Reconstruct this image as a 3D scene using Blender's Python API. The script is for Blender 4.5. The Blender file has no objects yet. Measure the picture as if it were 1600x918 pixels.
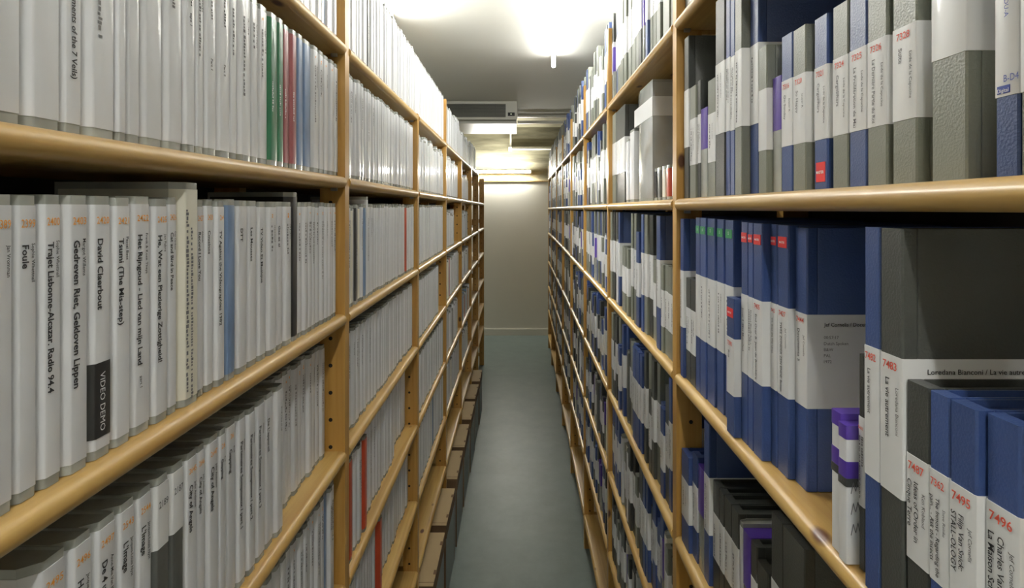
import bpy, bmesh, math, random
from mathutils import Vector, Matrix
random.seed(7)
SC = bpy.context.scene
COL = SC.collection
R = random.random
def U(a, b): return a + (b - a) * random.random()
# ------------------------------------------------------------------ camera, light, exposure
H = 1.75                       # eye height
F = 900.0                      # focal length in pixels (1600 wide)
VX, VY = 808.0, 327.0          # principal point
cam_d = bpy.data.cameras.new('camera'); cam = bpy.data.objects.new('camera', cam_d); COL.objects.link(cam)
cam.location = (0, 0, H); cam.rotation_euler = (math.pi / 2, 0, 0)
cam_d.sensor_width = 36; cam_d.lens = 36 * F / 1600
cam_d.shift_x = -(VX - 800) / 1600; cam_d.shift_y = (VY - 459) / 1600
cam_d.clip_start = 0.02
SC.camera = cam
SC.view_settings.view_transform = 'Standard'; SC.view_settings.look = 'None'
SC.view_settings.gamma = 1; SC.view_settings.use_curve_mapping = False
SC.view_settings.exposure = 0.22
w = bpy.data.worlds.new('world'); SC.world = w; w.use_nodes = True
w.node_tree.nodes['Background'].inputs[0].default_value = (.8, .85, .9, 1)
w.node_tree.nodes['Background'].inputs[1].default_value = 0.3
TUBE = 27.0                   # emission of the ceiling tubes
TUBE_BACK = 230.0
TUBE_SIDE = 150.0
TUBE_REAR = 115.0
TUBE_NEAR = 8.0

# ------------------------------------------------------------------ materials
def new_mat(name):
    m = bpy.data.materials.new(name); m.use_nodes = True
    return m, m.node_tree.nodes, m.node_tree.links, m.node_tree.nodes['Principled BSDF']
def plain(name, c, rough=.5, coat=0, noise=0, nscale=60, bump=0, bscale=300, var=0, stretch=None, metal=0):
    m, N, L, P = new_mat(name)
    P.inputs['Base Color'].default_value = (*c, 1); P.inputs['Roughness'].default_value = rough
    P.inputs['Metallic'].default_value = metal
    P.inputs['Coat Weight'].default_value = coat; P.inputs['Coat Roughness'].default_value = .12
    tc = N.new('ShaderNodeTexCoord'); vec = tc.outputs['Object']
    if stretch:
        mp = N.new('ShaderNodeMapping'); mp.inputs['Scale'].default_value = stretch
        L.new(vec, mp.inputs[0]); vec = mp.outputs[0]
    if noise or var:
        hsv = N.new('ShaderNodeHueSaturation'); hsv.inputs['Color'].default_value = (*c, 1)
        mr = N.new('ShaderNodeMapRange'); mr.inputs['To Min'].default_value = 1 - max(noise, 0.001); mr.inputs['To Max'].default_value = 1 + noise
        nz = N.new('ShaderNodeTexNoise'); nz.inputs['Scale'].default_value = nscale; nz.inputs['Detail'].default_value = 4
        L.new(vec, nz.inputs['Vector']); L.new(nz.outputs['Fac'], mr.inputs['Value'])
        out = mr.outputs[0]
        if var:
            oi = N.new('ShaderNodeObjectInfo'); m2 = N.new('ShaderNodeMapRange')
            m2.inputs['To Min'].default_value = 1 - var; m2.inputs['To Max'].default_value = 1 + var
            L.new(oi.outputs['Random'], m2.inputs['Value'])
            mu = N.new('ShaderNodeMath'); mu.operation = 'MULTIPLY'; L.new(out, mu.inputs[0]); L.new(m2.outputs[0], mu.inputs[1]); out = mu.outputs[0]
        L.new(out, hsv.inputs['Value']); L.new(hsv.outputs[0], P.inputs['Base Color'])
    if bump:
        nb = N.new('ShaderNodeTexNoise'); nb.inputs['Scale'].default_value = bscale; nb.inputs['Detail'].default_value = 3
        L.new(vec, nb.inputs['Vector'])
        b = N.new('ShaderNodeBump'); b.inputs['Strength'].default_value = bump; b.inputs['Distance'].default_value = .004
        L.new(nb.outputs['Fac'], b.inputs['Height']); L.new(b.outputs[0], P.inputs['Normal']); L.new(b.outputs[0], P.inputs['Coat Normal'])
    return m
def wood(name, axis, ca, cb, rough=.38):
    m, N, L, P = new_mat(name)
    tc = N.new('ShaderNodeTexCoord'); mp = N.new('ShaderNodeMapping')
    sc = [55, 55, 55]; sc[axis] = 2.2; mp.inputs['Scale'].default_value = sc
    L.new(tc.outputs['Object'], mp.inputs[0])
    nz = N.new('ShaderNodeTexNoise'); nz.inputs['Scale'].default_value = 1.0; nz.inputs['Detail'].default_value = 6; nz.inputs['Distortion'].default_value = .8
    L.new(mp.outputs[0], nz.inputs['Vector'])
    cr = N.new('ShaderNodeValToRGB'); cr.color_ramp.elements[0].position = .3; cr.color_ramp.elements[1].position = .68
    cr.color_ramp.elements[0].color = (*ca, 1); cr.color_ramp.elements[1].color = (*cb, 1)
    L.new(nz.outputs['Fac'], cr.inputs[0])
    # knots
    mp2 = N.new('ShaderNodeMapping'); s2 = [9, 9, 9]; s2[axis] = 4.5; mp2.inputs['Scale'].default_value = s2; L.new(tc.outputs['Object'], mp2.inputs[0])
    vo = N.new('ShaderNodeTexVoronoi'); vo.inputs['Scale'].default_value = 1.0; L.new(mp2.outputs[0], vo.inputs['Vector'])
    kr = N.new('ShaderNodeMapRange'); kr.inputs['From Min'].default_value = .05; kr.inputs['From Max'].default_value = .09
    L.new(vo.outputs['Distance'], kr.inputs['Value'])
    mx = N.new('ShaderNodeMix'); mx.data_type = 'RGBA'; mx.inputs['A'].default_value = (.10, .035, .012, 1)
    L.new(kr.outputs[0], mx.inputs['Factor']); L.new(cr.outputs[0], mx.inputs['B'])
    L.new(mx.outputs['Result'], P.inputs['Base Color'])
    P.inputs['Roughness'].default_value = rough; P.inputs['Coat Weight'].default_value = .35; P.inputs['Coat Roughness'].default_value = .22
    return m
def emit(name, c, s):
    m, N, L, P = new_mat(name)
    P.inputs['Base Color'].default_value = (.9, .9, .9, 1)
    P.inputs['Emission Color'].default_value = (*c, 1); P.inputs['Emission Strength'].default_value = s
    return m
WA, WB = (.42, .240, .062), (.60, .395, .130)
M = {
 'board': wood('pine_board', 1, WA, WB), 'post': wood('pine_post', 2, (.42, .215, .040), (.58, .34, .090)),
 'paper': plain('sleeve_paper', (.70, .715, .745), .42, .55, noise=.10, nscale=22, bump=.35, bscale=26, var=.06, stretch=(1, 1, .45)),
 'clear': plain('clear_plastic', (.33, .345, .32), .22, .4, noise=.25, nscale=40, var=.2),
 'grey': plain('grey_vinyl', (.190, .202, .170), .42, .15, noise=.06, bump=.16, bscale=420, var=.18),
 'dark': plain('charcoal_vinyl', (.050, .054, .050), .42, .15, noise=.06, bump=.16, bscale=420, var=.2),
 'blue': plain('blue_vinyl', (.040, .076, .225), .40, .15, noise=.05, bump=.16, bscale=420, var=.16),
 'purple': plain('purple_plastic', (.085, .04, .33), .35, .2, var=.1),
 'label': plain('white_label_paper', (.74, .75, .76), .38, .35, noise=.03, nscale=12, bump=.06, bscale=40, var=.05),
 'cream': plain('cream_card', (.72, .70, .60), .5, .1, noise=.05),
 'silver': plain('silver_grey_sleeve', (.34, .35, .34), .18, .8, noise=.25, nscale=14, bump=.25, bscale=20),
 'ink': plain('black_ink', (.025, .025, .028), .6), 'inksoft': plain('grey_ink', (.16, .16, .17), .6),
 'orange': plain('orange_ink', (.85, .36, .05), .6), 'redink': plain('red_ink', (.72, .10, .06), .6), 'blueink': plain('blue_ink', (.06, .10, .42), .6),
 'red': plain('red_sticker', (.75, .035, .035), .4), 'green': plain('green_sticker', (.03, .30, .10), .4), 'white': plain('white_print', (.85, .85, .85), .5),
 'sg': plain('green_sleeve', (.03, .17, .085), .35, .5, noise=.2, nscale=20, bump=.2, bscale=26),
 'sr': plain('dusty_red_sleeve', (.33, .10, .11), .35, .5, noise=.2, nscale=20, bump=.2, bscale=26),
 'sb': plain('pale_blue_sleeve', (.16, .25, .42), .35, .5, noise=.25, nscale=20, bump=.2, bscale=26),
 'sk': plain('black_sleeve', (.02, .02, .02), .4, .4), 'so': plain('orange_red_sleeve', (.50, .07, .03), .4, .3),
 'sd': plain('dark_grey_sleeve', (.10, .105, .10), .35, .5, noise=.2, bump=.2, bscale=26),
 'gapshade': plain('gap_shade_black', (.022, .018, .014), .8), 'holeshade': plain('pin_hole_shade', (.012, .008, .005), .9), 'metal': plain('shelf_pin_metal', (.45, .46, .45), .35, metal=.8),  # first two darks stand for shade in rack gaps and pin holes
 'carton': plain('kraft_card', (.46, .34, .185), .75, noise=.06, nscale=8), 'cartonside': plain('grey_card', (.33, .37, .36), .7, noise=.05),
 'cartonedge': plain('brown_card_edge', (.17, .10, .05), .8),
 'ceil': plain('white_ceiling_paint', (.88, .875, .82), .8, noise=.02, nscale=3), 'wall': plain('white_wall_paint', (.78, .77, .72), .7, noise=.02, nscale=3),
 'panel': plain('partition_paint', (.70, .68, .60), .5, noise=.02, nscale=4),
 'pipe': plain('white_conduit', (.78, .77, .70), .4), 'ac': plain('air_unit_casing', (.66, .66, .60), .4), 'acdark': plain('air_unit_grille', (.11, .115, .10), .5), 'acslat': plain('grey_slat', (.2, .2, .18), .5), 'black': plain('black_plastic', (.02, .02, .02), .4),
}
def concrete():
    m, N, L, P = new_mat('board_marked_concrete')
    tc = N.new('ShaderNodeTexCoord'); mp = N.new('ShaderNodeMapping'); mp.inputs['Scale'].default_value = (1.2, 1.2, 9)
    L.new(tc.outputs['Object'], mp.inputs[0])
    n1 = N.new('ShaderNodeTexNoise'); n1.inputs['Scale'].default_value = 2; n1.inputs['Detail'].default_value = 8; L.new(mp.outputs[0], n1.inputs['Vector'])
    cr = N.new('ShaderNodeValToRGB'); cr.color_ramp.elements[0].position = .3; cr.color_ramp.elements[1].position = .75
    cr.color_ramp.elements[0].color = (.115, .105, .065, 1); cr.color_ramp.elements[1].color = (.30, .28, .19, 1)
    L.new(n1.outputs['Fac'], cr.inputs[0]); L.new(cr.outputs[0], P.inputs['Base Color']); P.inputs['Roughness'].default_value = .85
    b = N.new('ShaderNodeBump'); b.inputs['Strength'].default_value = .4; b.inputs['Distance'].default_value = .01
    L.new(n1.outputs['Fac'], b.inputs['Height']); L.new(b.outputs[0], P.inputs['Normal'])
    return m
M['concrete'] = concrete()
def lino():
    m, N, L, P = new_mat('green_grey_linoleum')
    tc = N.new('ShaderNodeTexCoord')
    n1 = N.new('ShaderNodeTexNoise'); n1.inputs['Scale'].default_value = 5; n1.inputs['Detail'].default_value = 10; n1.inputs['Roughness'].default_value = .75
    L.new(tc.outputs['Object'], n1.inputs['Vector'])
    cr = N.new('ShaderNodeValToRGB'); cr.color_ramp.elements[0].position = .3; cr.color_ramp.elements[1].position = .7
    cr.color_ramp.elements[0].color = (.125, .160, .148, 1); cr.color_ramp.elements[1].color = (.170, .210, .195, 1)
    L.new(n1.outputs['Fac'], cr.inputs[0]); L.new(cr.outputs[0], P.inputs['Base Color'])
    P.inputs['Roughness'].default_value = .42
    return m
M['floor'] = lino()
M['tube'] = emit('lamp_tube_glow', (1, .99, .93), TUBE); M['tubes'] = emit('side_lamp_tube_glow', (1, .99, .93), TUBE_SIDE); M['tuben'] = emit('near_lamp_tube_glow', (1, .99, .93), TUBE_NEAR); M['tuber'] = emit('rear_lamp_tube_glow', (1, .99, .93), TUBE_REAR); M['tubeb'] = emit('far_lamp_tube_glow', (1, .98, .90), TUBE_BACK)
M['display'] = emit('display_glow', (.5, .7, .2), .25)

# ------------------------------------------------------------------ mesh helpers
class MB:
    def __init__(s): s.v = []; s.f = []; s.m = []; s.mats = []
    def mi(s, m):
        if m not in s.mats: s.mats.append(m)
        return s.mats.index(m)
    def prism(s, pts, z0, z1, m, T=None, inset=0, drop=0):
        """pts: counter-clockwise plan outline (x, y)"""
        n = len(pts); b = len(s.v); k = s.mi(m)
        P = [Vector((x, y, z0)) for x, y in pts] + [Vector((x, y, z1)) for x, y in pts]
        fs = [list(range(n))[::-1]] + [[i, (i + 1) % n, n + (i + 1) % n, n + i] for i in range(n)]
        if inset:
            cx = sum(p[0] for p in pts) / n; cy = sum(p[1] for p in pts) / n
            x0 = max(abs(p[0] - cx) for p in pts); y0 = max(abs(p[1] - cy) for p in pts)
            fx = (x0 - inset) / x0; fy = (y0 - inset) / y0
            P += [Vector((cx + (x - cx) * fx, cy + (y - cy) * fy, z1)) for x, y in pts]
            P += [Vector((cx + (x - cx) * fx, cy + (y - cy) * fy, z1 - drop)) for x, y in pts]
            for q in (1, 2):
                fs += [[q * n + i, q * n + (i + 1) % n, (q + 1) * n + (i + 1) % n, (q + 1) * n + i] for i in range(n)]
            fs.append([3 * n + i for i in range(n)])
        else:
            fs.append([n + i for i in range(n)])
        if T is not None: P = [T @ p for p in P]
        s.v += [tuple(p) for p in P]
        for f in fs: s.f.append([b + i for i in f]); s.m.append(k)
    def box(s, x0, x1, y0, y1, z0, z1, m, T=None):
        s.prism([(x0, y0), (x1, y0), (x1, y1), (x0, y1)], z0, z1, m, T)
    def tube(s, a, b_, r, m, n=12):
        a = Vector(a); b_ = Vector(b_); d = (b_ - a); L = d.length; q = d.to_track_quat('Z', 'Y').to_matrix().to_4x4()
        s.prism([(r * math.cos(t * 2 * math.pi / n), r * math.sin(t * 2 * math.pi / n)) for t in range(n)], 0, L, m, Matrix.Translation(a) @ q)
    def mesh(s, name, smooth=True):
        me = bpy.data.meshes.new(name); me.from_pydata(s.v, [], s.f)
        for k in s.mats: me.materials.append(M[k])
        me.polygons.foreach_set('material_index', s.m)
        if smooth:
            me.polygons.foreach_set('use_smooth', [True] * len(s.f)); me.update(); me.set_sharp_from_angle(angle=math.radians(32))
        me.update(); return me
    def build(s, name, parent=None, loc=None, smooth=True):
        return link(name, s.mesh(name, smooth), parent, loc)
def link(name, me, parent=None, loc=None, rz=0):
    o = bpy.data.objects.new(name, me); COL.objects.link(o)
    if parent: o.parent = parent
    if loc: o.location = loc
    if rz: o.rotation_euler = (0, 0, rz)
    return o
def tag(o, label=None, cat=None, group=None, kind=None):
    for k, v in (('label', label), ('category', cat), ('group', group), ('kind', kind)):
        if v: o[k] = v
    return o
def thing(name, label, cat, loc, group=None, rz=0):
    return tag(link(name, None, None, loc, rz), label, cat, group)
# text meshes, 2-D: returned as list of (verts, faces) in text space
_tc = {}
def text_mesh(s, size, bold=0.0):
    key = (s, size, bold)
    if key in _tc: return _tc[key]
    cu = bpy.data.curves.new('t', 'FONT'); cu.body = s; cu.size = size; cu.resolution_u = 2; cu.offset = bold * size
    ob = bpy.data.objects.new('t', cu); COL.objects.link(ob)
    dg = bpy.context.evaluated_depsgraph_get(); me = bpy.data.meshes.new_from_object(ob.evaluated_get(dg))
    v = [tuple(x.co) for x in me.vertices]; f = [list(p.vertices) for p in me.polygons]
    bpy.data.objects.remove(ob); bpy.data.meshes.remove(me); bpy.data.curves.remove(cu)
    if v:
        x0 = min(p[0] for p in v); v = [(p[0] - x0, p[1], 0) for p in v]; wd = max(p[0] for p in v)
    else: wd = 0
    _tc[key] = (v, f, wd); return _tc[key]
def add_text(mb, s, size, m, frame, org, bold=0.012, center=False, maxw=None):
    """frame: (right, up) vectors in local space, org: start of baseline"""
    v, f, wd = text_mesh(s, size, bold); k = mb.mi(m); b = len(mb.v)
    r, u = Vector(frame[0]), Vector(frame[1]); o = Vector(org); sc = 1
    if maxw and wd > maxw: sc = maxw / wd
    off = -wd * sc / 2 if center else 0
    for p in v: mb.v.append(tuple(o + r * (p[0] * sc + off) + u * (p[1])))
    for q in f: mb.f.append([b + i for i in q]); mb.m.append(k)
YP, ZP, ZM = (0, 1, 0), (0, 0, 1), (0, 0, -1)
HOR = (YP, ZP); VER = (ZM, YP)
def scribble(mb, rnd, m, x, y, z_top, length, size):
    """unreadable small print: a broken run of little strokes down the spine"""
    z = z_top; k = mb.mi(m)
    while z > z_top - length:
        l = rnd.uniform(.35, .8) * size; hgt = rnd.choice((.6, .6, .9)) * size
        y0 = y + (0 if rnd.random() > .2 else -.15 * size); b = len(mb.v)
        mb.v += [(x, y0, z), (x, y0, z - l), (x, y0 + hgt, z - l), (x, y0 + hgt, z)]
        mb.f.append([b, b + 1, b + 2, b + 3]); mb.m.append(k)
        z -= l + size * (.22 if rnd.random() > .2 else .7)

# ------------------------------------------------------------------ the two racks: geometry
KL, KR = .351, .312
def XL(y): return -KL - y * 3 / 900       # front plane of left rack
def XR(y): return KR + y * 10 / 900       # front plane of right rack
YL = [.375, 1.217, 2.10, 2.95, 3.80, 4.65, 5.50, 6.50]
YR = [.300, 1.205, 2.15, 3.00, 3.85, 4.69, 5.56, 6.50, 7.30]
ZL = [.331, .050, -.222, -.505, -.785, -1.060, -1.312]
ZR = [.375, .010, -.342, -.672, -.975, -1.270, -1.585]
def zl(l, y):
    z = ZL[l]
    if l == 1: z = .046 + .010 * min(1, y / 1.2)
    if l == 2: z = -.229 + .012 * min(1, max(0, (y - 1) / 3))
    if l == 3: z = -.512 + .02 * min(1, max(0, (y - 1) / 3))
    return z
def zr(l, y):
    z = ZR[l]
    if l == 0: z = .378
    if l == 2: z = -.360 + .018 * min(1, max(0, y - .4)) + .04 * min(1, max(0, (y - 1.3) / 4))
    if l == 3: z = -.680 + .02 * min(1, max(0, (y - 1) / 3))
    return z
def zboard(row, l, bay, y):
    Ys, f = (YL, zl) if row == 'L' else (YR, zr)
    a, b = Ys[bay] + .0005, Ys[bay + 1] - .0285
    return f(l, a) + (f(l, b) - f(l, a)) * (y - a) / (b - a)
BT = .024      # board thickness
PW = .028      # post thickness along the aisle
RD = .27       # rack depth

# ------------------------------------------------------------------ structure
def structure():
    def st(name, mt, *b):
        m = MB()
        for q_ in b: m.box(*q_, mt)
        tag(m.build(name, smooth=False), kind='structure')
    a, b = -1.95, 2.0
    st('floor', 'floor', (a, b, -2.6, 8.3, -.02, 0))
    st('ceiling', 'ceil', (a, b, -2.6, 6.2, H + 1.0, H + 1.06), (a, b, 6.17, 6.2, H + .995, H + 1.2))
    st('ceiling', 'concrete', (a, b, 6.2, 8.3, H + 1.16, H + 1.22))
    st('wall_left', 'wall', (a - .05, a, -2.6, 8.3, 0, H + 1.16))
    st('wall_right', 'wall', (b, b + .05, -2.6, 8.3, 0, H + 1.16))
    st('wall_front', 'wall', (a, b, -2.66, -2.6, 0, H + 1.06))
    st('wall_back', 'concrete', (a, b, 8.12, 8.2, 0, H + 1.16))
    st('wall_partition', 'panel', (a + .01, b - .01, 8.02, 8.115, .001, H + .385))
    st('trim_1', 'board', (a + .01, b - .01, 8.01, 8.118, H + .386, H + .40))
    st('baseboard_back', 'panel', (a + .01, b - .01, 8.004, 8.019, .001, .085), (a + .01, b - .01, 8.008, 8.019, .085, .093))
structure()

# ------------------------------------------------------------------ racks
def rack(side):
    left = side == 'left'; Ys = YL if left else YR; XX = XL if left else XR; sg = -1 if left else 1
    ZZ = zl if left else zr
    root = thing('wooden_shelving', 'tall pine shelving rack holding %s, %s side of the aisle' % ('white video cases' if left else 'blue and grey albums', side),
                 'shelving', (XX(0), 0, 0))
    ox = XX(0)
    def T(x): return x - ox
    tops = [.56, .57, .345, .56, .345, .345, .345, .345] if left else [.70, .70, .667, .64, .60, .60, .60, .55, .55]
    for i, y in enumerate(Ys):
        m = MB(); xf = XX(y); y0, y1 = y - PW, y; ztop = H + tops[i]
        def bx(xa, xb, ya, yb, za, zb, mt): m.box(min(T(xa), T(xb)), max(T(xa), T(xb)), ya, yb, za, zb, mt)
        bx(xf, xf + sg * .052, y0, y1, .001, ztop, 'post')
        bx(xf + sg * (RD - .052), xf + sg * RD, y0, y1, .001, ztop, 'post')
        for zc in (.12, .62, 1.12, 1.62, H + (tops[i] - .06)):
            bx(xf + sg * .05, xf + sg * (RD - .05), y0 + .004, y1 - .004, zc - .02, zc + .02, 'post')
        z = .14
        while z < ztop - .03:       # dark discs for the shade in pin holes, faces seen from the aisle
            for xc in (xf + sg * .030, xf + sg * (RD - .026)):
                m.tube((T(xc), y0 - .0006, z), (T(xc), y0 + .002, z), .0042, 'holeshade', 8)
            z += .056
        tag(m.build('upright', root))
    for i in range(len(Ys) - 1):
        ya, yb = Ys[i] + .0005, Ys[i + 1] - PW - .0005
        m = MB(); xa, xb = [T(XX(y) + sg * (RD + .003)) for y in (ya, yb)]; e = .004 * sg; pa, pb = Ys[i] - PW, Ys[i + 1] - PW - .0004
        pts = [(xa, pa), (xb, pb), (xb + e, pb), (xa + e, pa)]
        if not left: pts = pts[::-1]
        m.prism(pts, .05, H + tops[i + 1] - .02 if left and i > 1 else H + .50, 'gapshade'); m.build('gap_shade_sheet', root, smooth=False)  # dark sheet added behind the open rack: blocks light, supplies the gap shade
        for l in range(7):
            if left and l == 0 and i >= 6: continue
            m = MB(); za, zb = H + ZZ(l, ya), H + ZZ(l, yb)
            # cross-section with a round nose towards the aisle
            sec = [(RD, -BT / 2), (RD, BT / 2)] + [(.008 - .012 * math.sin(a), BT / 2 * math.cos(a)) for a in [math.pi * t / 8 for t in range(9)]]
            n = len(sec)
            for (y, z) in ((ya, za), (yb, zb)):
                for (d, h) in sec: m.v.append((T(XX(y) + sg * d), y, z + h))
            k = m.mi('board')
            for q in range(n):
                f = [q, (q + 1) % n, n + (q + 1) % n, n + q]; m.f.append(f if not left else f[::-1]); m.m.append(k)
            m.f.append(list(range(n)) if left else list(range(n))[::-1]); m.m.append(k); m.f.append([n + q for q in range(n)][::-1] if left else [n + q for q in range(n)]); m.m.append(k)
            me = m.mesh('shelf_board'); bm = bmesh.new(); bm.from_mesh(me); bmesh.ops.recalc_face_normals(bm, faces=bm.faces); bm.to_mesh(me); bm.free()
            b = link('shelf_board', me, root)
            if i < 2:           # metal support clips under the ends
                for (y, z) in ((ya + .004, za), (yb - .012, zb)):
                    pm = MB(); x = T(XX(y) + sg * .02); pm.box(x - .006, x + .006, y, y + .008, z - BT / 2 - .006, z - BT / 2, 'metal'); pm.build('support_clip', b)
    return root
rack('left'); rack('right')

# ------------------------------------------------------------------ case meshes (local: spine faces +X at x=0, width along Y, bottom at z=0)
def rrect(d, w, r, off=0, n=4, cut=0):
    """plan outline, ccw: x from -d to 0, y from -w/2 to w/2, spine corners rounded"""
    x1 = off; y1 = w / 2 + off; x0 = -d + cut
    pts = [(x0, y1), (x0, -y1)]
    pts += [(x1 - r + r * math.sin(a), -y1 + r - r * math.cos(a)) for a in [math.pi / 2 * t / n for t in range(n + 1)]]
    pts += [(x1 - r + r * math.cos(a), y1 - r + r * math.sin(a)) for a in [math.pi / 2 * t / n for t in range(n + 1)]]
    return pts
def vcase(d, w, off=0, cut=0, n=7):
    """video case outline: the spine corner on the -y side is broadly bevelled, the other one tight"""
    x1 = off; y1 = w / 2 + off; x0 = -d + cut; rx, ry, r = .009, w * .34, min(.0015, w * .1)
    pts = [(x0, y1), (x0, -y1)]
    pts += [(x1 - .0125, -y1), (x1 - .0012, -y1 + ry * .86), (x1 - .0004, -y1 + ry * .95), (x1, -y1 + ry * 1.1)]
    pts += [(x1 - r + r * math.cos(a), y1 - r + r * math.sin(a)) for a in [math.pi / 2 * t / 2 for t in range(3)]]
    return pts
VD = .135      # video case depth
AD = .205      # album depth
_mc = {}
def q(v, s=1000): return round(v * s) / s
def video_meshes(w, h, mat):
    key = ('v', q(w), q(h), mat)
    if key not in _mc:
        w = q(w) - .0012; h = q(h); r = min(.0042, w * .25)
        a = MB(); a.prism(vcase(VD, w), 0, h, 'clear', inset=.0015, drop=.0025)
        b = MB(); b.prism(vcase(VD, w, .0005, .004), .008, h - .0075, mat)
        _mc[key] = (a.mesh('case_shell'), b.mesh('paper_insert'))
    return _mc[key]
def album_plan(d, w):
    g = .012; t = .0009
    return [(-d, w / 2), (-d, -w / 2), (-g - .003, -w / 2), (-g - .0015, -w / 2 + t), (-g, -w / 2), (-.0015, -w / 2), (0, -w / 2 + .0015),
            (0, w / 2 - .0015), (-.0015, w / 2), (-g, w / 2), (-g - .0015, w / 2 - t), (-g - .003, w / 2)]
BAND = {'L': (.315, .672), 'S': (.295, .71)}
def album_parts(mb, w, h, mat, T=None):
    t = .0022
    if w > .018 and T is None:
        # spine and covers as a U, with the tray set back between them
        g = .012; e = .0009
        out = [(-AD, -w / 2), (-g - .003, -w / 2), (-g - .0015, -w / 2 + e), (-g, -w / 2), (-.0015, -w / 2), (0, -w / 2 + .0015),
               (0, w / 2 - .0015), (-.0015, w / 2), (-g, w / 2), (-g - .0015, w / 2 - e), (-g - .003, w / 2), (-AD, w / 2)]
        mb.prism([(-AD, -w / 2), (-g - .003, -w / 2), (-g - .0015, -w / 2 + e), (-g, -w / 2), (-g, -w / 2 + t), (-AD, -w / 2 + t)], 0, h, mat)
        mb.prism([(-g, w / 2), (-g - .0015, w / 2 - e), (-g - .003, w / 2), (-AD, w / 2), (-AD, w / 2 - t), (-g, w / 2 - t)], 0, h, mat)
        mb.prism([(-g, -w / 2), (-.0015, -w / 2), (0, -w / 2 + .0015), (0, w / 2 - .0015), (-.0015, w / 2), (-g, w / 2)], 0, h, mat)
        mb.box(-AD + .002, -g + .001, -w / 2 + t + .0016, w / 2 - t - .0016, .001, h - .0055, mat)
    else:
        mb.prism(album_plan(AD, w), 0, h, mat, T)
def album_meshes(w, h, mat, band):
    key = ('a', q(w), q(h), mat, band)
    if key not in _mc:
        w = q(w) - .0012; h = q(h); b0, b1 = BAND[band]
        a = MB(); album_parts(a, w, h, mat)
        b = MB(); b.prism(rrect(AD, w, .0018, .0005, 2, .008), h * b0, h * b1, 'label')
        _mc[key] = (a.mesh('case_body'), b.mesh('wraparound_label'))
    return _mc[key]
def tape_meshes(w, h, clearbody):
    key = ('t', q(w), q(h), clearbody)
    if key not in _mc:
        w = q(w) - .0012; h = q(h)
        a = MB(); a.prism(rrect(.10, w, .002, 0, 2), 0, h * (.54 if clearbody else .93), 'label' if not clearbody else 'clear')
        b = MB(); b.prism(rrect(.10, w, .002, .0004, 2), h * (.54 if clearbody else .90), h, 'purple')
        if not clearbody:
            pass
        _mc[key] = (a.mesh('cassette_box'), b.mesh('purple_cover'))
    return _mc[key]

CASES = []     # every case on the racks
def add(row, bay, lvl, Y0, Y1, X, h, kind, mat, **kw):
    z = max(zboard(row, lvl, bay, Y0), zboard(row, lvl, bay, Y1)) + BT / 2 + .0005
    CASES.append(dict(row=row, bay=bay, lvl=lvl, Y0=Y0, Y1=Y1, X=X, h=h, kind=kind, mat=mat, z=z, **kw))
# ---- left rack
def ypx(x, X, vp): return 900 * X / (x - vp)
def left_run(bay, lvl, xs, items, off=0):
    for i in range(len(xs) - 1):
        rec = .013 + U(-.0018, .0018) + off
        Y0 = 900 * (KL + .013 + off) / (805 - xs[i]); Y1 = 900 * (KL + .013 + off) / (805 - xs[i + 1])
        it = dict(items.get(i, {})); mat = it.pop('mat', 'paper'); h = it.pop('h', .228 + U(-.001, .001)); rec += it.pop('rec', 0)
        add('L', bay, lvl, Y0, Y1, rec, h, it.pop('kind', 'video'), mat, **it)
def left_fill(bay, lvl, Y0, Y1, wr=(.017, .029), hr=(.226, .231), odd=.04, gaps=0, off=0, palette=('sd', 'sk', 'sb', 'so', 'cream'), **kw):
    y = Y0
    while y < Y1:
        w = q(U(*wr))
        if y + w > Y1: break
        mat = 'paper'
        if R() < odd: mat = random.choice(palette)
        h = q(U(*hr))
        if R() < gaps: y += w; continue
        add('L', bay, lvl, y, y + w, .013 + off + U(-.003, .003), h, 'video', mat, **kw)
        y += w
O = 'orange'
left_run(0, 2, [-27, 17, 58, 95, 133, 169, 200, 233, 259, 276], {
    0: dict(num='2389', author='Jan Vromman', title='', desc='white spine numbered 2389'),
    1: dict(num='2399', author='Sophie Whettnall', title='Foule', desc='white spine titled Foule'),
    2: dict(num='2400', author='Sophie Whettnall', title='Trajet Lisbonne-Alcazar. Radio 94.4', desc='white spine titled Trajet Lisbonne-Alcazar'),
    3: dict(num='2403', author='Margot Willems', title='Gedreven Riet, Gekloven Lippen', desc='white spine titled Gedreven Riet'),
    4: dict(num='2420', author='', title='David Claerbout', demo=True, desc='white spine with black VIDEO DEMO block at its foot'),
    5: dict(num='2421', author='Pascal Baes', title='Tsumi (The Mis-step)', desc='white spine titled Tsumi'),
    6: dict(num='2422', author='Frank & Koen Theys', title='Het Rijngoud - Lied van mijn Land', part='part 1', desc='white spine titled Het Rijngoud'),
    7: dict(num='2425', author='Jan Fabre', title='He, Wat een Plezierige Zottigheid!', desc='white spine titled He, Wat een Plezierige Zottigheid'),
    8: dict(num='2426', author='Guy Cardoso', title='Cat and Bird in Peace', desc='white spine titled Cat and Bird in Peace')})
left_run(0, 2, [276.4, 305], {0: dict(mat='cream', h=.246, kind='folder', rec=-.003, desc='taller cream binder with faded spine print', faded=True)})
left_run(0, 2, [305, 320, 334, 349, 366, 384, 401, 415, 430, 442, 454], {
    0: dict(num='2427', author='Adelaide', title='Record I Love You'), 1: dict(num='2428', author='', title='Cousinos'),
    2: dict(title='TV Against the Videographies 1982', author='', num='24'), 3: dict(mat='sb', desc='blue and white marbled spine'), 4: dict(title='DTT', author='', num=''),
    5: dict(title='Les Mousses', author=''), 6: dict(title='TV Video Et Musique', author=''), 7: dict(), 8: dict(title='Gaz et al', author='', num='')})
left_run(0, 2, [454, 464], {0: dict(mat='sk', h=.244, kind='folder', desc='taller thin black binder')})
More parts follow.
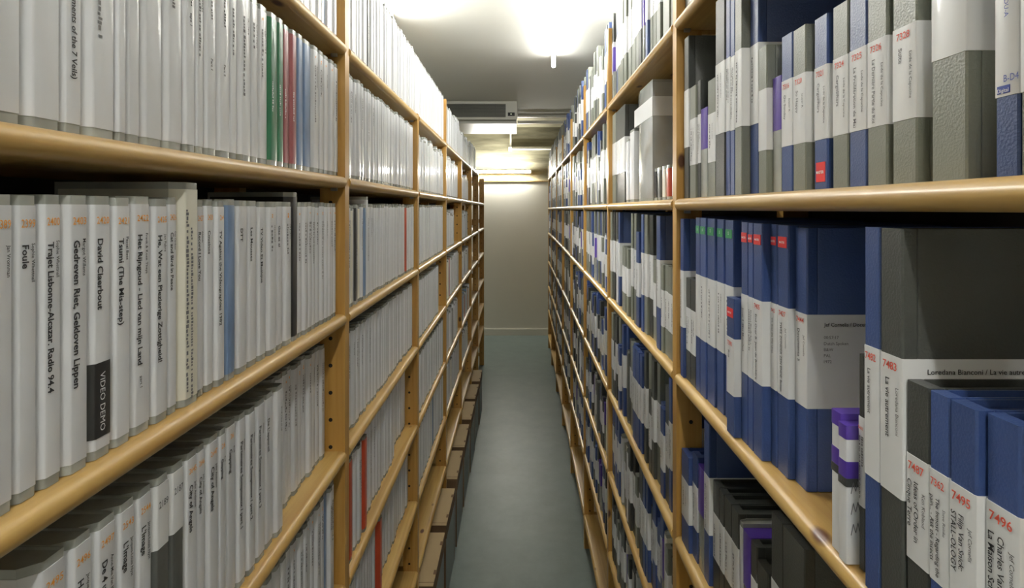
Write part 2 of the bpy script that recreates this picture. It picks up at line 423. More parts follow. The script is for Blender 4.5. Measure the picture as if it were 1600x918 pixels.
left_run(0, 2, [464, 472, 480, 487, 493, 500, 506, 511, 516, 521, 525.5], {})
left_run(0, 1, [-40, 32, 93, 129, 178, 194, 218, 254, 283, 302, 316, 335, 357, 369, 389, 403, 418, 432, 442, 453, 462, 472, 485, 496, 505, 514, 522, 528], {
    2: dict(low='Fragments of the 7 Veils)', desc='white spine lettered of the 7 Veils'), 8: dict(low='tape 1', title='Ubu', author=''), 10: dict(low='Part 1'), 11: dict(low='Part 2'),
    16: dict(mat='sg'), 17: dict(mat='sg'), 18: dict(mat='sr'), 19: dict(mat='sr'), 20: dict(mat='sb'), 21: dict(mat='sb')})
left_run(0, 3, [-60, -2, 49, 101, 140, 177, 208, 235, 260, 284, 305, 320, 339, 352, 369, 383, 397, 413, 427, 440], {
    1: dict(num='2494', author=''), 2: dict(num='2495', title='Hoe', author='Jacques'), 3: dict(num='2496', title='Het Huis', author='Jacques'), 4: dict(num='2497', author='Anne-Mie Van Kerckhoven', title='De 4 uitersten'),
    5: dict(num='2543', author='Jacques-Louis Nyst', title="L'Image", desc="white spine numbered 2543"), 6: dict(num='2544', author='Jacques-Louis Nyst', title="L'Image", desc="white spine numbered 2544"),
    7: dict(mat='sd', cap='2189', desc='dark grey spine with white cap numbered 2189'), 8: dict(mat='sd', cap='2187', desc='dark grey spine with white cap numbered 2187'),
    9: dict(num='2645', author='John Anderson', title='City of Angels', desc='white spine numbered 2645'), 10: dict(num='2646', author='John Anderson', title='City of Angels', desc='white spine numbered 2646'),
    11: dict(num='2647', author='John Anderson', title='City of Angels', desc='white spine numbered 2647'), 12: dict(num='26', title='Gapping', author='Rudi'), 13: dict(num='26', title='Gapping', author='Rudi'),
    14: dict(title='Partenaires Somptueux / part 1', author='Various'), 15: dict(title='Partenaires Somptueux / part 2', author='Various'), 16: dict(title='Partenaires Somptueux / part 3', author='Various'),
    17: dict(title="De L'appareil", author='')})
left_fill(0, 3, .905, 1.18, (.020, .026), odd=0, off=.022)
left_fill(0, 4, .60, 1.18, (.020, .026), odd=.02)
left_fill(0, 0, .70, 1.18, (.020, .028), odd=.03)
for lvl in range(6):
    if lvl == 2:
        for it in [(.026, 'paper', .228), (.02, 'paper', .228), (.016, 'clear', .22), (.014, 'paper', .228), (.02, 'cream', .228), (.008, 'sk', .228), (.012, 'paper', .226), (.045, 'cream', .226), (.02, 'paper', .228), (.024, 'paper', .228)]: pass
        y = 1.222
        for (w, mt, h) in [(.024, 'paper', .226), (.022, 'paper', .226), (.018, 'cream', .22), (.016, 'paper', .224), (.010, 'sk', .226), (.010, 'sd', .226), (.030, 'cream', .224), (.020, 'paper', .228), (.022, 'sb', .226), (.018, 'paper', .246),
                           (.028, 'paper', .228), (.026, 'paper', .228), (.024, 'paper', .226), (.024, 'paper', .226), (.026, 'paper', .226), (.022, 'paper', .226), (.024, 'paper', .226)]:
            add('L', 1, 2, y, y + w, .013 + U(-.003, .003), h, 'video', mt); y += w
        left_fill(1, 2, y, 1.90, odd=0); add('L', 1, 2, 1.90, 1.93, .013, .226, 'video', 'so'); left_fill(1, 2, 1.932, 2.07, odd=0)
    elif lvl == 4:
        add('L', 1, 4, 1.222, 1.245, .011, .228, 'video', 'paper'); add('L', 1, 4, 1.246, 1.276, .010, .228, 'video', 'so'); left_fill(1, 4, 1.277, 1.37, odd=0)
        add('L', 1, 4, 1.371, 1.401, .010, .228, 'video', 'so'); left_fill(1, 4, 1.402, 1.80, odd=0, off=.012); left_fill(1, 4, 1.802, 2.07, odd=0, off=.03)
    elif lvl == 5:
        left_fill(1, 5, 1.222, 1.50, odd=0); add('L', 1, 5, 1.52, 1.55, .008, .228, 'video', 'so'); left_fill(1, 5, 1.552, 2.07, odd=.06, off=.02)
    else: left_fill(1, lvl, 1.222, 2.07, odd=0.02, off=.008 if lvl == 3 else 0)
for lvl in range(6):
    left_fill(2, lvl, 2.105, {3: 2.75, 4: 2.92, 5: 2.90}.get(lvl, 2.92), odd=.05 if lvl > 2 else .01, gaps=.0, hr=(.20, .23) if lvl == 1 else (.226, .23))
for lvl, end in ((0, 3.76), (1, 3.62), (2, 3.45), (3, 3.70), (4, 3.66), (5, 3.76)): left_fill(3, lvl, 2.955, end, (.022, .04), (.17, .21) if lvl == 2 else (.20, .23), odd=.12 if lvl >= 3 else .01)
for lvl, end in ((0, 4.62), (1, 4.45), (2, 4.40), (3, 4.50), (4, 4.55), (5, 4.45)): left_fill(4, lvl, 3.805, end, (.024, .045), (.15, .20), odd=.5 if lvl == 4 else .05)
left_fill(5, 0, 4.655, 5.3, (.022, .04), (.18, .22), odd=.3, palette=('sd', 'silver'))

# ---- right rack
TY = {'G': ('grey', .32, .036), 'B': ('blue', .32, .032), 'K': ('dark', .32, .034), 'g': ('grey', .205, .030), 'b': ('blue', .205, .030), 'k': ('dark', .205, .028),
      'H': ('grey', .268, .034), 'C': ('blue', .268, .032), 'D': ('dark', .268, .034), 'p': ('purple', .19, .022), 'w': ('video', .225, .026), 'W': ('video', .25, .03), 'S': ('silver', .315, .06), 'm': ('video', .082, .028)}
def right_run(bay, lvl, Y, items, default_h=None):
    """explicit cases from the far end towards the camera: (far x, near x, type, extras)"""
    for it in items:
        xf, xn, ty = it[:3]; kw = dict(it[3]) if len(it) > 3 else {}
        mat, h, _ = TY[ty]; h = kw.pop('h', h)
        X = (xf - 818) * Y / 900
        X = max(KR + .000, min(KR + .050, X))
        Yf = 900 * X / (xf - 818); Y = min(Y, Yf)
        Yn = 900 * X / (xn - 818)
        wmax = kw.pop('wmax', .09)
        Yn = max(Yn, Y - wmax)
        add_right(bay, lvl, Yn, Y, X - KR, h, ty, **kw)
        Y = Yn
def add_right(bay, lvl, Y0, Y1, rec, h, ty, **kw):
    mat = TY[ty][0]
    gap = (zboard('R', lvl - 1, bay, (Y0 + Y1) / 2) - zboard('R', lvl, bay, (Y0 + Y1) / 2)) - BT - .008 if lvl else 9
    h = min(h, gap)
    kind = {'p': 'tape', 'w': 'video', 'W': 'video', 'm': 'video', 'S': 'silver'}.get(ty, 'album')
    band = kw.pop('band', 'S' if h < .24 else 'L')
    if kind == 'video': mat = kw.pop('vm', random.choice(['paper', 'paper', 'sd', 'cream']))
    add('R', bay, lvl, Y0, Y1, rec, h, kind, mat, band=band, **kw)
MS = dict(master=1)
right_run(0, 1, 1.165, [
    (1069, 1076, 'K'), (1078, 1087, 'g', dict(h=.215)), (1090, 1095, 'k', dict(h=.22)), (1095, 1105, 'p', dict(h=.163)), (1106, 1118, 'g', dict(h=.207)),
    (1118, 1132, 'K', dict(h=.335)), (1134, 1141, 'B', dict(h=.335)), (1141, 1148, 'B', dict(h=.33)), (1148, 1159, 'G', dict(h=.335)), (1172, 1185, 'B', dict(h=.335)),
    (1185, 1198, 'g', dict(h=.213)), (1207, 1221, 'p', dict(h=.163, clearbody=True)), (1221, 1238, 'B', dict(num='7316', title='On Sunday', author='Jasper R', h=.213, band='S2')),
    (1239, 1259, 'G', dict(num='7320', title='So Happy', author='Jasper R', h=.212, band='S2')), (1272, 1293, 'B', dict(num='7321', title='Cargolifters', author='Lode de la Capucine', h=.212, band='S2', mlow=1, desc='blue spine numbered 7321 with red MASTER sticker low down')),
    (1301, 1325, 'G', dict(num='7324', title='Cargolifters', author='Lode de la Capucine', h=.212, band='S2')), (1327, 1354, 'B', dict(num='7325', title='La Prolifération de Mai', author='Lode de la Capucine', h=.212, band='S2')),
    (1355, 1386, 'G', dict(num='7326', title='La Dernière Partie du Roi', author='Lode de la Capucine', h=.212, band='S2')),
    (1394, 1433, 'G', dict(num='7328', title='Suite', author='Lode de la Capucine', h=.212, band='S2', desc='grey spine numbered 7328 titled Suite')),
    (1455, 1511, 'G', dict(h=.25, band='T', desc='broad grey spine, the largest with its white label at the top')),
    (1554, 1593, 'B', dict(h=.212, band='T2', digital=1, desc='blue spine with white label printed B-D4 Digital')), (1594, 1660, 'G', dict(h=.212, band='T2'))])
right_run(0, 2, 1.165, [
    (1063, 1068, 'B', dict(h=.315)), (1072, 1079, 'k', dict(h=.20)), (1079, 1087, 'k', dict(h=.20)), (1087, 1094, 'B', dict(st='green')), (1094, 1103, 'B', dict(st='green')), (1105, 1117, 'B', dict(st='green')), (1120, 1131, 'B', dict(st='green')), (1133, 1146, 'B', dict(st='green'))])
right_run(0, 2, .852, [(1158, 1168.5, 'B', dict(st='red', title='Jouer 2 (Mes Mutuelles)', author='')), (1168.5, 1177, 'B', dict(st='red')), (1177, 1191, 'B', dict(st='red', num='7405', title='End Over B. Jean de Boschère', author='')),
    (1204, 1214, 'B', dict(st='red', num='742', title='Dit Gaan De Vier Uren', author='')), (1215, 1232, 'B', dict(st='red', num='7427', title='TWEE ZONDER ZEN ENDE: Buiten', author='Jef Cornelis', desc='blue spine numbered 7427 with red MASTER sticker near its top')),
    (1242, 1261, 'B', dict(num='7444', title='Documenta 5', author='Jef Cornelis', h=.318, cover=1, desc='blue album with its white-labelled cover facing out'))])
add_right(0, 2, .853, .885, .000, .205, 'b', st='red', num='7390', author='', title='Rue', desc='short blue spine with red sticker standing between taller blue albums')
add('R', 0, 2, .5565, .5715, .000, .134, 'tape', 'purple', cl=False, desc='small white and purple tape box, nearer of the two on the knotty board', scr=1)
add('R', 0, 2, .572, .590, .003, .140, 'tape', 'purple', cl=False, desc='small white and purple tape box, farther of the two on the knotty board')
right_run(0, 2, .5555, [(1341, 1352, 'k', dict(h=.205, num='7481', band='S'))])
right_run(0, 2, .530, [(1350, 1375, 'B', dict(h=.328, num='7482', title='La vie autrement', author='', desc='tall blue spine numbered 7482')),
    (1375, 1411, 'K', dict(h=.328, num='7483', title='La vie autrement', author='Loredana Bianconi', cover2=1, desc='tall charcoal album numbered 7483 with broad dark cover')),
    (1416, 1452, 'k', dict(h=.205, num='7487', title='Ideas of Order in', title2='Cinque Terre', author='Ken Kobland', desc='short charcoal spine numbered 7487')),
    (1452, 1483, 'b', dict(h=.205, num='7362', title='The Inmost - Regarding the', title2='pain... - Ask the insects', author='Steve Reinke', desc='short blue spine numbered 7362')),
    (1483, 1527, 'b', dict(h=.205, num='7495', title='Filip Van Snick:', title2='STALL-OLOGY', author='Jef Cornelis', desc='short blue spine numbered 7495')),
    (1540, 1595, 'b', dict(h=.205, num='7496', title='Charles Vanden', title2='La Maison Scholle', author='Jef Cornelis', desc='short blue spine numbered 7496'))])
right_run(0, 3, 1.165, [(1065, 1081, 'b', dict(h=.185, wmax=.05)), (1082, 1090, 'b', dict(h=.20)), (1091, 1100, 'p', dict(h=.19)), (1100, 1108, 'C', dict(h=.285, desc='tall blue album above a row of open charcoal cases')),
    (1114, 1124, 'k', dict(h=.19)), (1124, 1131, 'k', dict(h=.19)), (1132, 1143, 'k', dict(h=.19)), (1143, 1154, 'k', dict(h=.19)), (1154, 1161, 'w', dict(h=.185)), (1161, 1173, 'p', dict(h=.18)),
    (1173, 1183, 'k', dict(h=.18)), (1183, 1200, 'k', dict(h=.165))])
right_run(0, 3, .765, [(1205, 1223, 'D'), (1223, 1257, 'D', dict(wmax=.06)), (1290, 1320, 'k', dict(h=.24)), (1320, 1370, 'k', dict(h=.24))])
def seqfill(bay, lvl, Y0, Y1, seq, hmax):
    """seq runs from the far post towards the camera and repeats"""
    y = Y1; i = 0
    while True:
        ty = seq[i % len(seq)]; i += 1
        if ty == '_': y -= .03; continue
        mat, h, wd = TY[ty]; wd = q(wd * U(.75, 1.15)); h = q(min(h * U(.985, 1.0), hmax))
        if y - wd < Y0: break
        add_right(bay, lvl, y - wd, y, .012 + U(-.006, .008), h, ty); y -= wd
seqfill(0, 0, .86, 1.17, 'KGWGBG', .30)
HM = [.33, .335, .315, .29, .265, .265]
B1 = ['KpKBGGGGGGGGGHGG', 'GKKgkwwwSgwwwgggggg', 'GKgKwBgggggggGGGCBB', 'KGkKGbbDBBwDHCCCCCC', 'BCkBbCpwgwkwDDpgDDK', 'kDkkwpgDkkDwp']
B2 = ['KBGHHWWHHGBG', 'BBgDDwwgGGGKKww', 'GBkGgKwBbwGgpBB', 'BCkDgpbwHCCpwD', 'gDkkwbCHDkpgw', 'CbpCDpwpbCCpwD']
right_run(1, 1, 2.112, [(957, 962, 'G'), (963, 969, 'K'), (969, 976, 'K'), (977, 982, 'w', dict(h=.20, vm='paper')), (982, 991, 'w', dict(h=.22, vm='paper')),
    (992, 1019, 'S', dict(h=.315, wmax=.25, desc='large glossy silver-grey binder with a white label strip')), (1022, 1026, 'm', dict(vm='sk')), (1026, 1032, 'm', dict(vm='sd')), (1033, 1040, 'm', dict(vm='cream')), (1040, 1046, 'm', dict(vm='so')), (1047, 1058, 'm', dict(vm='paper'))])
for l in range(6):
    if l == 1: seqfill(2, l, 2.165, 2.965, B2[l], HM[l]); continue
    seqfill(1, l, 1.22, 2.112, B1[l], HM[l]); seqfill(2, l, 2.165, 2.965, B2[l], HM[l])
for b in range(3, 8):
    for l in range(6):
        seq = ''.join(random.choice('GBKHCgbwkDpWGBKG') for _ in range(22))
        seqfill(b, l, YR[b] + .006, YR[b + 1] - PW - .004, seq, HM[l])

# ------------------------------------------------------------------ choose which cases are individuals
BAND['S2'] = (.295, .715); BAND['T'] = (.43, .93); BAND['T2'] = (.295, .80)
def px(c):
    k, vp, s = (KL, 805, -1) if c['row'] == 'L' else (KR, 818, 1)
    X = k + c['X']; xa = vp + s * 900 * X / c['Y0']; xb = vp + s * 900 * X / c['Y1']
    ya = 327 - (c['z'] + c['h']) * 900 / c['Y0']; yb = 327 - c['z'] * 900 / c['Y0']
    xa, xb = sorted((max(0, min(1600, xa)), max(0, min(1600, xb)))); ya, yb = max(0, min(918, ya)), max(0, min(918, yb))
    return (xb - xa) * (yb - ya)
fam = lambda c: {'video': 'V', 'silver': 'V', 'folder': 'F', 'tape': 'T'}.get(c['kind'], 'A')
groups = {}
for c in CASES:
    c['px'] = px(c)
    if c['px'] > 0: groups.setdefault(fam(c), []).append(c)
ORD = 'first second third fourth fifth sixth seventh eighth ninth tenth eleventh twelfth thirteenth fourteenth fifteenth sixteenth seventeenth eighteenth nineteenth twentieth'.split()
def ordinal(n):
    if n <= 20: return ORD[n - 1]
    t = {2: 'twenty', 3: 'thirty', 4: 'forty', 5: 'fifty'}
    return (t[n // 10] + '-' + ORD[n % 10 - 1]) if n % 10 else {30: 'thirtieth', 40: 'fortieth', 50: 'fiftieth'}[n]
LV = ['top', 'second', 'third', 'fourth', 'fifth', 'sixth']
for row in 'LR':
    for bay in range(9):
        for lvl in range(6):
            cs = sorted([c for c in CASES if (c['row'], c['bay'], c['lvl']) == (row, bay, lvl)], key=lambda c: c['Y0'])
            if bay == 0: cs = cs[::-1]
            for i, c in enumerate(cs): c['ord'] = i + 1
LOOK = {'paper': 'white-spined clear video case', 'sd': 'dark grey video case', 'sg': 'green-spined video case', 'sr': 'dusty red video case', 'sb': 'pale blue video case', 'sk': 'thin black case',
        'so': 'orange-red video case', 'cream': 'cream-spined case', 'clear': 'bare clear plastic case', 'silver': 'silver-grey case', 'grey': 'grey cassette album, white band', 'dark': 'charcoal cassette album, white band',
        'blue': 'blue cassette album, white band', 'purple': 'purple-topped tape box'}
POSTS = ['', 'first', 'second', 'third', 'fourth', 'fifth', 'sixth', 'seventh', 'eighth']
def make_label(c):
    side = 'left' if c['row'] == 'L' else 'right'; lv = LV[c['lvl']]
    if c.get('desc'):
        a = '%s, %s shelf down, %s rack' % (c['desc'], lv, side)
        if len(a.split()) > 16: a = '%s, %s rack' % (c['desc'], side)
        return a
    rel = 'before first post' if c['bay'] == 0 else 'past %s post' % POSTS[c['bay']]
    return '%s, %s %s, %s shelf down, %s rack' % (LOOK[c['mat']], ordinal(c['ord']), rel, lv, side)
NAMES = {'video': 'video_case', 'folder': 'binder', 'tape': 'tape_box', 'silver': 'video_case', 'album': 'cassette_album'}
def decals(c, w, h, root):
    """number, author, title and small print on the spine"""
    rnd = random.Random(int(c['Y0'] * 1e5) + c['lvl']); x = .0011
    if c['kind'] in ('video', 'folder') and c['row'] == 'L':
        big = c['bay'] == 0; t = MB()
        if c.get('faded'):
            scribble(t, rnd, 'inksoft', x, -.006, h - .03, h * .82, .0055); scribble(t, rnd, 'inksoft', x, .003, h - .05, h * .78, .0045); t.build('spine_print', root); return
        if c['mat'] in ('sk', 'clear', 'sb', 'so', 'cream'): return
        if c['mat'] in ('sg', 'sr', 'sd') and not c.get('cap'):
            scribble(t, rnd, 'label', x, -.003, h * .55, h * .2, .004); t.build('spine_print', root); return
        if c.get('cap'):
            m = MB(); m.prism(vcase(VD, w - .0012, .0009, .006), h * .68, h - .0078, 'label'); m.build('white_cap_label', root)
            add_text(t, c['cap'], .010, 'inksoft', HOR, (.0014, w * .14, h * .86), center=True, maxw=w * .58); t.build('number', root); return
        if c['lvl'] == 1 and c.get('low'):
            l = c['low']; v, f, wd = text_mesh(l, .0078, .02)
            z = {'tape 1': .155, 'Part 1': .115, 'Part 2': .115}.get(l, .045 + wd)
            add_text(t, l, .0078 if 'Veils' in l else .006, 'ink', VER, (x, .001, z), .02)
            if 'Veils' not in l: scribble(t, rnd, 'ink', x, .002, h - .015, .05, .0042)
            t.build('title', root); return
        if big and c.get('title') is not None:
            num = c.get('num', '')
            if num: m = MB(); add_text(m, num, .0088, O, HOR, (x, w * .14, h - .024), .004, center=True, maxw=w * .55); m.build('number', root)
            ts = min(.0092, w * .37)
            if c['title']: add_text(t, c['title'], ts, 'ink', VER, (x, -w * .10, h - .037), .022, maxw=h - .06)
            if c.get('author'): add_text(t, c['author'], min(.0048, w * .19), 'ink', VER, (x, w * .27, h - .036), .012)
            if c.get('part'): add_text(t, c['part'], .005, 'ink', VER, (x, 0, .055), .01)
            if t.v: t.build('title', root)
            if c.get('demo'):
                m = MB(); m.prism(vcase(VD, w - .0012, .0009, .006), .018, .083, 'sk'); b = m.build('black_title_block', root)
                m = MB(); add_text(m, 'VIDEO DEMO', .0085, 'label', VER, (.0014, 0, .0745), .0, maxw=.053); m.build('lettering', b)
            return
        if c['px'] > 500:
            if rnd.random() < .75: scribble(t, rnd, 'inksoft', x, -w * .06, h - .035, rnd.uniform(.03, .11), min(.0055, w * .25))
            if rnd.random() < .6: scribble(t, rnd, 'inksoft', x, w * .26, h - .035, rnd.uniform(.02, .04), .003)
            if rnd.random() < .6 and big: scribble(t, rnd, O, x, -w * .02, h - .018, .004, .005)
            if t.v: t.build('spine_print', root)
        return
    if c['kind'] == 'album':
        b0, b1 = BAND[c['band']]; zt = h * b1; L = h * (b1 - b0); t = MB()
        if c.get('st'):
            m = MB(); sz = min(.010, w * .42); zc = h - .022
            m.box(0, .0006, -w * .42, w * .34, zc - sz * .7, zc + sz * .7, c['st']); s = m.build('sticker', root); s['label'] = c['st'] + ' sticker'
            m = MB(); add_text(m, 'MASTER' if c['st'] == 'red' else 'S', w * .2 if c['st'] == 'green' else .004, 'white', HOR, (.0010, -w * .04, zc - .0015), .02, center=True, maxw=w * .62); m.build('lettering', s)
        if c.get('mlow'):
            m = MB(); m.box(0, .0006, -w * .32, w * .34, .011, .035, 'red'); s = m.build('sticker', root); s['label'] = 'red MASTER sticker'
            m = MB(); add_text(m, 'MASTER', .005, 'white', HOR, (.0010, 0, .021), .02, center=True, maxw=w * .56); m.build('lettering', s)
        if c.get('digital'):
            add_text(t, 'VADU-A', .0055, 'blueink', VER, (x, -.001, h * .67), .0); add_text(t, 'de', .005, 'blueink', VER, (x, .006, h * .66), .0); add_text(t, 'B-D4', .0075, 'blueink', HOR, (x, -.0015, h * .345), .0, maxw=.013); t.build('title', root)
            m = MB(); m.box(0, .0010, -.0075, .0035, h * .305, h * .333, 'blueink'); s = m.build('printed_logo', root)
            m = MB(); add_text(m, 'Digital', .0042, 'white', HOR, (.0013, -.002, h * .309), .01, center=True, maxw=.010); m.build('lettering', s); return
        if c.get('num'):
            m = MB(); add_text(m, c['num'], min(.0095, w * .40), 'redink', HOR, (x, -.0005, zt - .012), .01, center=True, maxw=w * .66); m.build('number', root)
        if c.get('title') is not None:
            ts = min(.0075, w * .26)
            add_text(t, c['title'], ts, 'ink' if c['row'] == 'R' and c['lvl'] == 2 else 'inksoft', VER, (x, -w * (.10 if c.get('title2') else .2), zt - .020), .012, maxw=L - .024)
            if c.get('title2'): add_text(t, c['title2'], ts, 'ink', VER, (x, -w * .38, zt - .020), .012, maxw=L - .024)
            if c.get('author'): add_text(t, c['author'], ts * .72, 'ink', VER, (x, w * .24, zt - .026), .0, maxw=L - .03)
            t.build('title', root)
        elif c['px'] > 350 and not c.get('band', '').startswith('T') and rnd.random() < .8:
            scribble(t, rnd, 'inksoft', x, -w * .22, zt - .018, rnd.uniform(.4, .8) * L, min(.005, w * .2))
            if rnd.random() < .6: scribble(t, rnd, 'inksoft', x, w * .12, zt - .018, rnd.uniform(.3, .5) * L, .003)
            t.build('spine_print', root)
        # cover print: right rack local +y faces the camera
        yy = w / 2 + .0006; fr = ((-1, 0, 0), (0, 0, 1))
        if c.get('cover'):
            t = MB(); add_text(t, 'Jef Cornelis / Documenta 5', .0062, 'ink', fr, (-.020, yy, zt - .014), .008)
            for i, s in enumerate(['00:57:17', 'Dutch Spoken', 'B&W', 'PAL', '1972']): add_text(t, s, .0052, 'inksoft', fr, (-.020, yy, zt - .029 - i * .0073), .004)
            t.build('cover_print', root)
        if c.get('cover2'):
            t = MB(); add_text(t, 'Loredana Bianconi / La vie autrement', .0062, 'ink', fr, (-.020, yy, zt - .0125), .008); t.build('cover_print', root)
    if c.get('scr'):
        t = MB(); yy = w / 2 + .0008
        for i in range(3):
            z = .075 - i * .02; zz = [(-.004 - k * .0022, z + (.006 if k % 2 else -.006) * (1 - .2 * (k % 3))) for k in range(5)]
            for (xa, za), (xb, zb) in zip(zz, zz[1:]): t.tube((xa, yy, za), (xb, yy, zb), .00035, 'inksoft', 5)
        add_text(t, 'S', .009, 'white', ((-1, 0, 0), (0, 0, 1)), (-.012, yy, h * .59), .02); t.build('handwriting', root)
MD = {'paper': 'white video cases on the left rack'}
def place(c):
    row = c['row']; yc = (c['Y0'] + c['Y1']) / 2; w = q(c['Y1'] - c['Y0'] - .0004); w = max(w, .006)
    X = (XL(yc) - c['X']) if row == 'L' else (XR(yc) + c['X']); h = q(c['h'])
    name = NAMES[c['kind']]
    if row == 'R' and c['kind'] == 'video': name = 'video_case'
    grp = {'video': 'video cases on the %s rack', 'folder': 'tall binders among the cases on the %s rack', 'tape': 'tape boxes on the %s rack', 'album': '%s cassette albums on the %%s rack' % c['mat'], 'silver': 'video cases on the %s rack'}[c['kind']] % ('left' if row == 'L' else 'right')
    cat = {'video': 'video case', 'folder': 'binder', 'tape': 'tape box', 'album': 'cassette album', 'silver': 'video case'}[c['kind']]
    root = thing(name, make_label(c), cat, (X, yc, H + c['z']), grp, 0 if row == 'L' else math.pi)
    if c['kind'] in ('video', 'folder'):
        a, b = video_meshes(w, h, c['mat'] if c['mat'] != 'clear' else 'clear'); link('case_shell', a, root); link('paper_insert', b, root)
    elif c['kind'] == 'album':
        a, b = album_meshes(w, h, c['mat'], c['band']); link('case_body', a, root); link('wraparound_label', b, root)
    elif c['kind'] == 'tape':
        a, b = tape_meshes(w, h, c.get('clearbody', True) if 'cl' not in c else c['cl']); link('cassette_box', a, root); link('purple_cover', b, root)
        if c.get('cl') is False:
            m = MB(); m.prism(rrect(.10, w - .0012, .002, .0004, 2), h * .62, h * .74, 'purple'); m.build('purple_band', root)
            m = MB(); m.prism(rrect(.10, w - .0012, .002, .0007, 2), h * .56, h * .62, 'dark'); m.build('dark_band', root)
    else:
        a, b = video_meshes(w, h, 'silver'); link('case_shell', a, root); link('paper_insert', b, root)
        m = MB(); m.prism(rrect(VD, w - .0012, .004, .001, cut=.03), h * .70, h * .86, 'label'); m.build('white_label', root)
    decals(c, w, h, root)
STUFF = {}
LIM = 300
for g, cs in groups.items():
    cs.sort(key=lambda c: -c['px'])
    for c in cs[:LIM]: place(c)
    for c in cs[LIM:]:
        mb = STUFF.setdefault(g, MB()); row = c['row']; yc = (c['Y0'] + c['Y1']) / 2; w = c['Y1'] - c['Y0'] - .0015; h = c['h']
        X = (XL(yc) - c['X']) if row == 'L' else (XR(yc) + c['X'])
        T = Matrix.Translation((X, yc, H + c['z'])) @ Matrix.Rotation(0 if row == 'L' else math.pi, 4, 'Z')
        if c['kind'] == 'album':
            album_parts(mb, w, h, c['mat'], T); b0, b1 = BAND[c['band']]; mb.prism(rrect(AD, w, .0018, .0005, 1, .008), h * b0, h * b1, 'label', T)
        else:
            mb.prism(rrect(VD, w, .003, 0, 2), 0, h, 'clear', T); mb.prism(rrect(VD, w, .003, .0005, 2, .004), .008, h - .0075, c['mat'], T)
SN = {'V': ('video_cases', 'small distant white video cases in the far bays of both racks', 'video cases'),
      'A': ('cassette_albums', 'small distant blue, grey and charcoal albums in the far bays of right rack', 'cassette albums'),
      'T': ('tape_boxes', 'small distant purple tape boxes of right rack', 'tape boxes')}
for g, mb in STUFF.items():
    n, l, ct = SN[g]; tag(mb.build(n), l, ct, kind='stuff')
print('CASES', {g: len(c) for g, c in groups.items()})

# ------------------------------------------------------------------ cardboard boxes under the left rack
def make_box(L, dx, h):
    root = thing('archive_box', '', 'box', (0, 0, 0), 'cardboard archive boxes under the left rack')
    D = .30; b = MB(); b.box(-D, 0, -L / 2 + .004, L / 2 - .004, .001, h - .045, 'cartonside')
    for y in (-L / 2 + .003, L / 2 - .007): b.box(-.006, .0012, y, y + .004, .001, h - .04, 'cartonedge')
    b.build('box_body', root, smooth=False)
    l = MB(); l.box(-D - .004, .004, -L / 2, L / 2, h - .060, h - .002, 'cartonedge'); l.box(-D - .003, .003, -L / 2 + .001, L / 2 - .001, h - .002, h, 'carton')
    l.box(-D, .0045, -L / 2 + .02, -L / 2 + .0225, h - .0025, h + .0004, 'cartonedge')
    l.build('lid', root, smooth=False)
    n = MB()
    for y in (-L * .27, L * .27): n.box(-.006, .0060, y - .013, y + .013, h - .012, h + .0008, 'cartonedge')
    n.build('lid_tab', root, smooth=False)
    return root
BX = [(1.70, 2.04), (2.135, 2.49), (2.545, 2.885), (2.985, 3.335), (3.385, 3.745), (3.83, 4.19), (4.25, 4.60), (4.68, 5.01)]
BN = ['cut off by the bottom of the picture', 'largest one fully in view', 'second fully visible one from the front', 'third fully visible, past the third post', 'fourth fully visible one from the front',
      'fifth fully visible one from the front', 'next to last in the row', 'farthest and smallest in the row']
def copy_tree(o, parent=None):
    c = o.copy(); COL.objects.link(c); c.parent = parent
    for ch in list(o.children): copy_tree(ch, c)
    return c
bx0 = make_box(.35, .3, .355)
for i, (a, b) in enumerate(BX):
    o = bx0 if i == 0 else copy_tree(bx0)
    o.location = (-.3125 + U(-.006, .006), (a + b) / 2, 0); o.scale = (1, (b - a) / .35, 1); o.rotation_euler = (0, 0, U(-.01, .01))
    o['label'] = 'lidded brown cardboard archive box on the floor, ' + BN[i]

# ------------------------------------------------------------------ lamps, air unit, conduits
def lamp_along(name, a, b, label, rad=.013, mt='tube'):
    a = Vector(a); b = Vector(b); d = (b - a).normalized(); mid = (a + b) / 2
    root = thing(name, label, 'lamp', tuple(mid)); L = (b - a).length
    rz = math.atan2(d.y, d.x); root.rotation_euler = (0, 0, rz)
    m = MB(); m.box(-L / 2 - .03, L / 2 + .03, -.011, .011, .040, .070, 'pipe'); m.build('batten', root)
    m = MB(); m.tube((-L / 2, 0, 0), (L / 2, 0, 0), rad, mt, 14); m.build('tube', root)
    for s in (-1, 1): m = MB(); m.box(s * (L / 2 + .012) - .012, s * (L / 2 + .012) + .012, -.010, .010, -.014, .041, 'pipe'); m.build('lamp_holder', root)
    return root
zc = H + .929
lamp_along('fluorescent_lamp', (.235, 3.72, zc), (.15, 2.30, zc), 'bright white tube lamp on the ceiling above the aisle')
lamp_along('fluorescent_lamp', (.15, 1.95, zc), (.12, .55, zc), 'bright tube lamp on the ceiling above the camera, out of frame', mt='tuben')
lamp_along('fluorescent_lamp', (.10, -.1, zc), (.08, -1.5, zc), 'bright tube lamp on the ceiling behind the camera, out of frame', mt='tuber')
lamp_along('fluorescent_lamp', (-.64, 2.90, zc), (-.62, 1.50, zc), 'tube lamp on the ceiling over the left rack, hidden by the top cases', mt='tubes')
lamp_along('fluorescent_lamp', (.72, 2.90, zc), (.70, 1.50, zc), 'added unseen tube lamp over the right rack, brightening ceiling and top cases', mt='tubes')  # added lamp, unseen; brightens the ceiling and the top cases
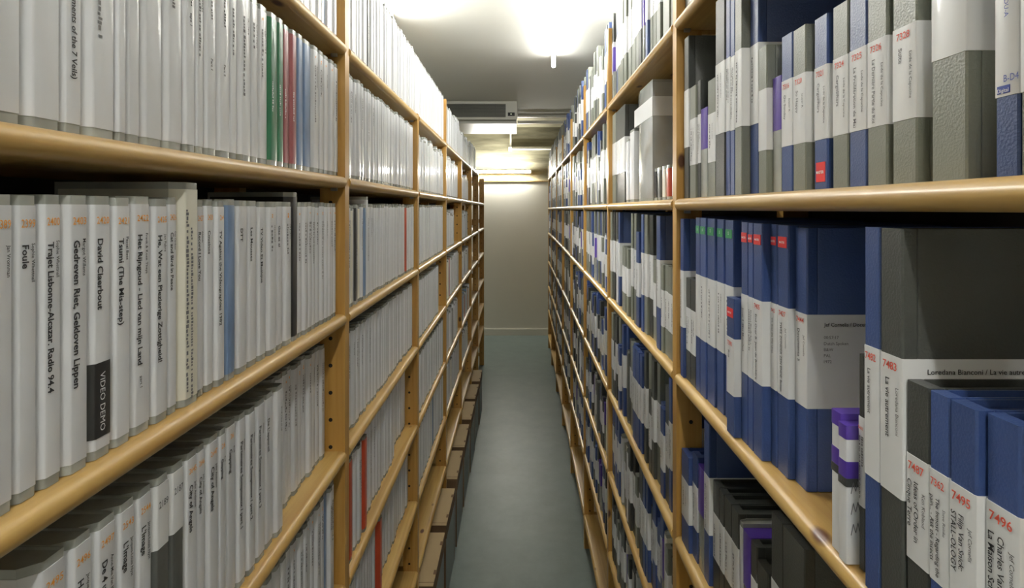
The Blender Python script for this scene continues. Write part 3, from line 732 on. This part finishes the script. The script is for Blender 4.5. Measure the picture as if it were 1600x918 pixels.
# far lamp on the concrete above the partition
root = thing('fluorescent_lamp', 'glowing tube lamp mounted across the concrete wall above the white partition', 'lamp', (-.22, 7.98, H + .525))
m = MB(); m.box(-.42, .42, .04, .135, -.02, .02, 'pipe'); m.build('batten', root)
m = MB(); m.tube((-.40, 0, 0), (.40, 0, 0), .016, 'tubeb', 14); m.build('tube', root)
for s in (-1, 1): m = MB(); m.box(s * .41 - .01, s * .41 + .01, -.015, .04, -.015, .015, 'pipe'); m.build('lamp_holder', root)
# air unit
root = thing('air_conditioner', 'pale ceiling air unit with dark slatted grille above the far end of left rack', 'air conditioner', (-.30, 5.28, H + .79))
m = MB(); m.box(-.36, .295, .012, .80, .035, .205, 'ac'); m.box(-.36, .295, .10, .84, .012, .036, 'ac'); m.box(-.37, .30, 0, .012, .178, .197, 'ac'); m.box(-.37, .30, 0, .012, .035, .055, 'ac')
m.box(.195, .30, .001, .012, .055, .178, 'ac'); m.box(-.37, -.355, 0, .012, .055, .178, 'ac'); m.build('casing', root)
m = MB(); m.box(-.355, .195, .008, .0115, .055, .178, 'acdark')
for i in range(9): z = .062 + i * .0135; m.box(-.352, .19, .002, .008, z, z + .0035, 'acslat')
for x in (-.2, 0, .1): m.box(x, x + .004, .001, .009, .055, .178, 'acdark')
m.build('grille', root)
m = MB(); m.box(.215, .278, -.003, .001, .066, .098, 'black'); d = m.build('control_panel', root)
m = MB(); m.box(.238, .252, -.004, -.003, .078, .088, 'display'); m.build('display', d)
m = MB()
for x in (-.3, .25): m.tube((x, .3, .205), (x, .3, .209), .012, 'pipe')
m.build('mounting_bracket', root)
# conduits
m = MB(); m.box(.005, .735, 6.13, 6.168, H + .915, H + .945, 'pipe'); m.box(.005, .735, 6.08, 6.13, H + .975, H + .997, 'pipe')
tag(m.build('cable_trunking'), 'white cable trunking crossing under the ceiling edge beside the air unit', 'trunking')
m = MB(); m.tube((-.09, 8.10, H + 1.15), (-.09, 8.10, H + .86), .013, 'pipe'); m.tube((-.115, 8.09, H + .85), (.73, 8.09, H + .85), .016, 'pipe'); m.box(-.12, -.075, 8.07, 8.118, H + .82, H + .875, 'pipe')
tag(m.build('conduit_pipe'), 'thin white pipe bending along the concrete wall above the far lamp', 'pipe')
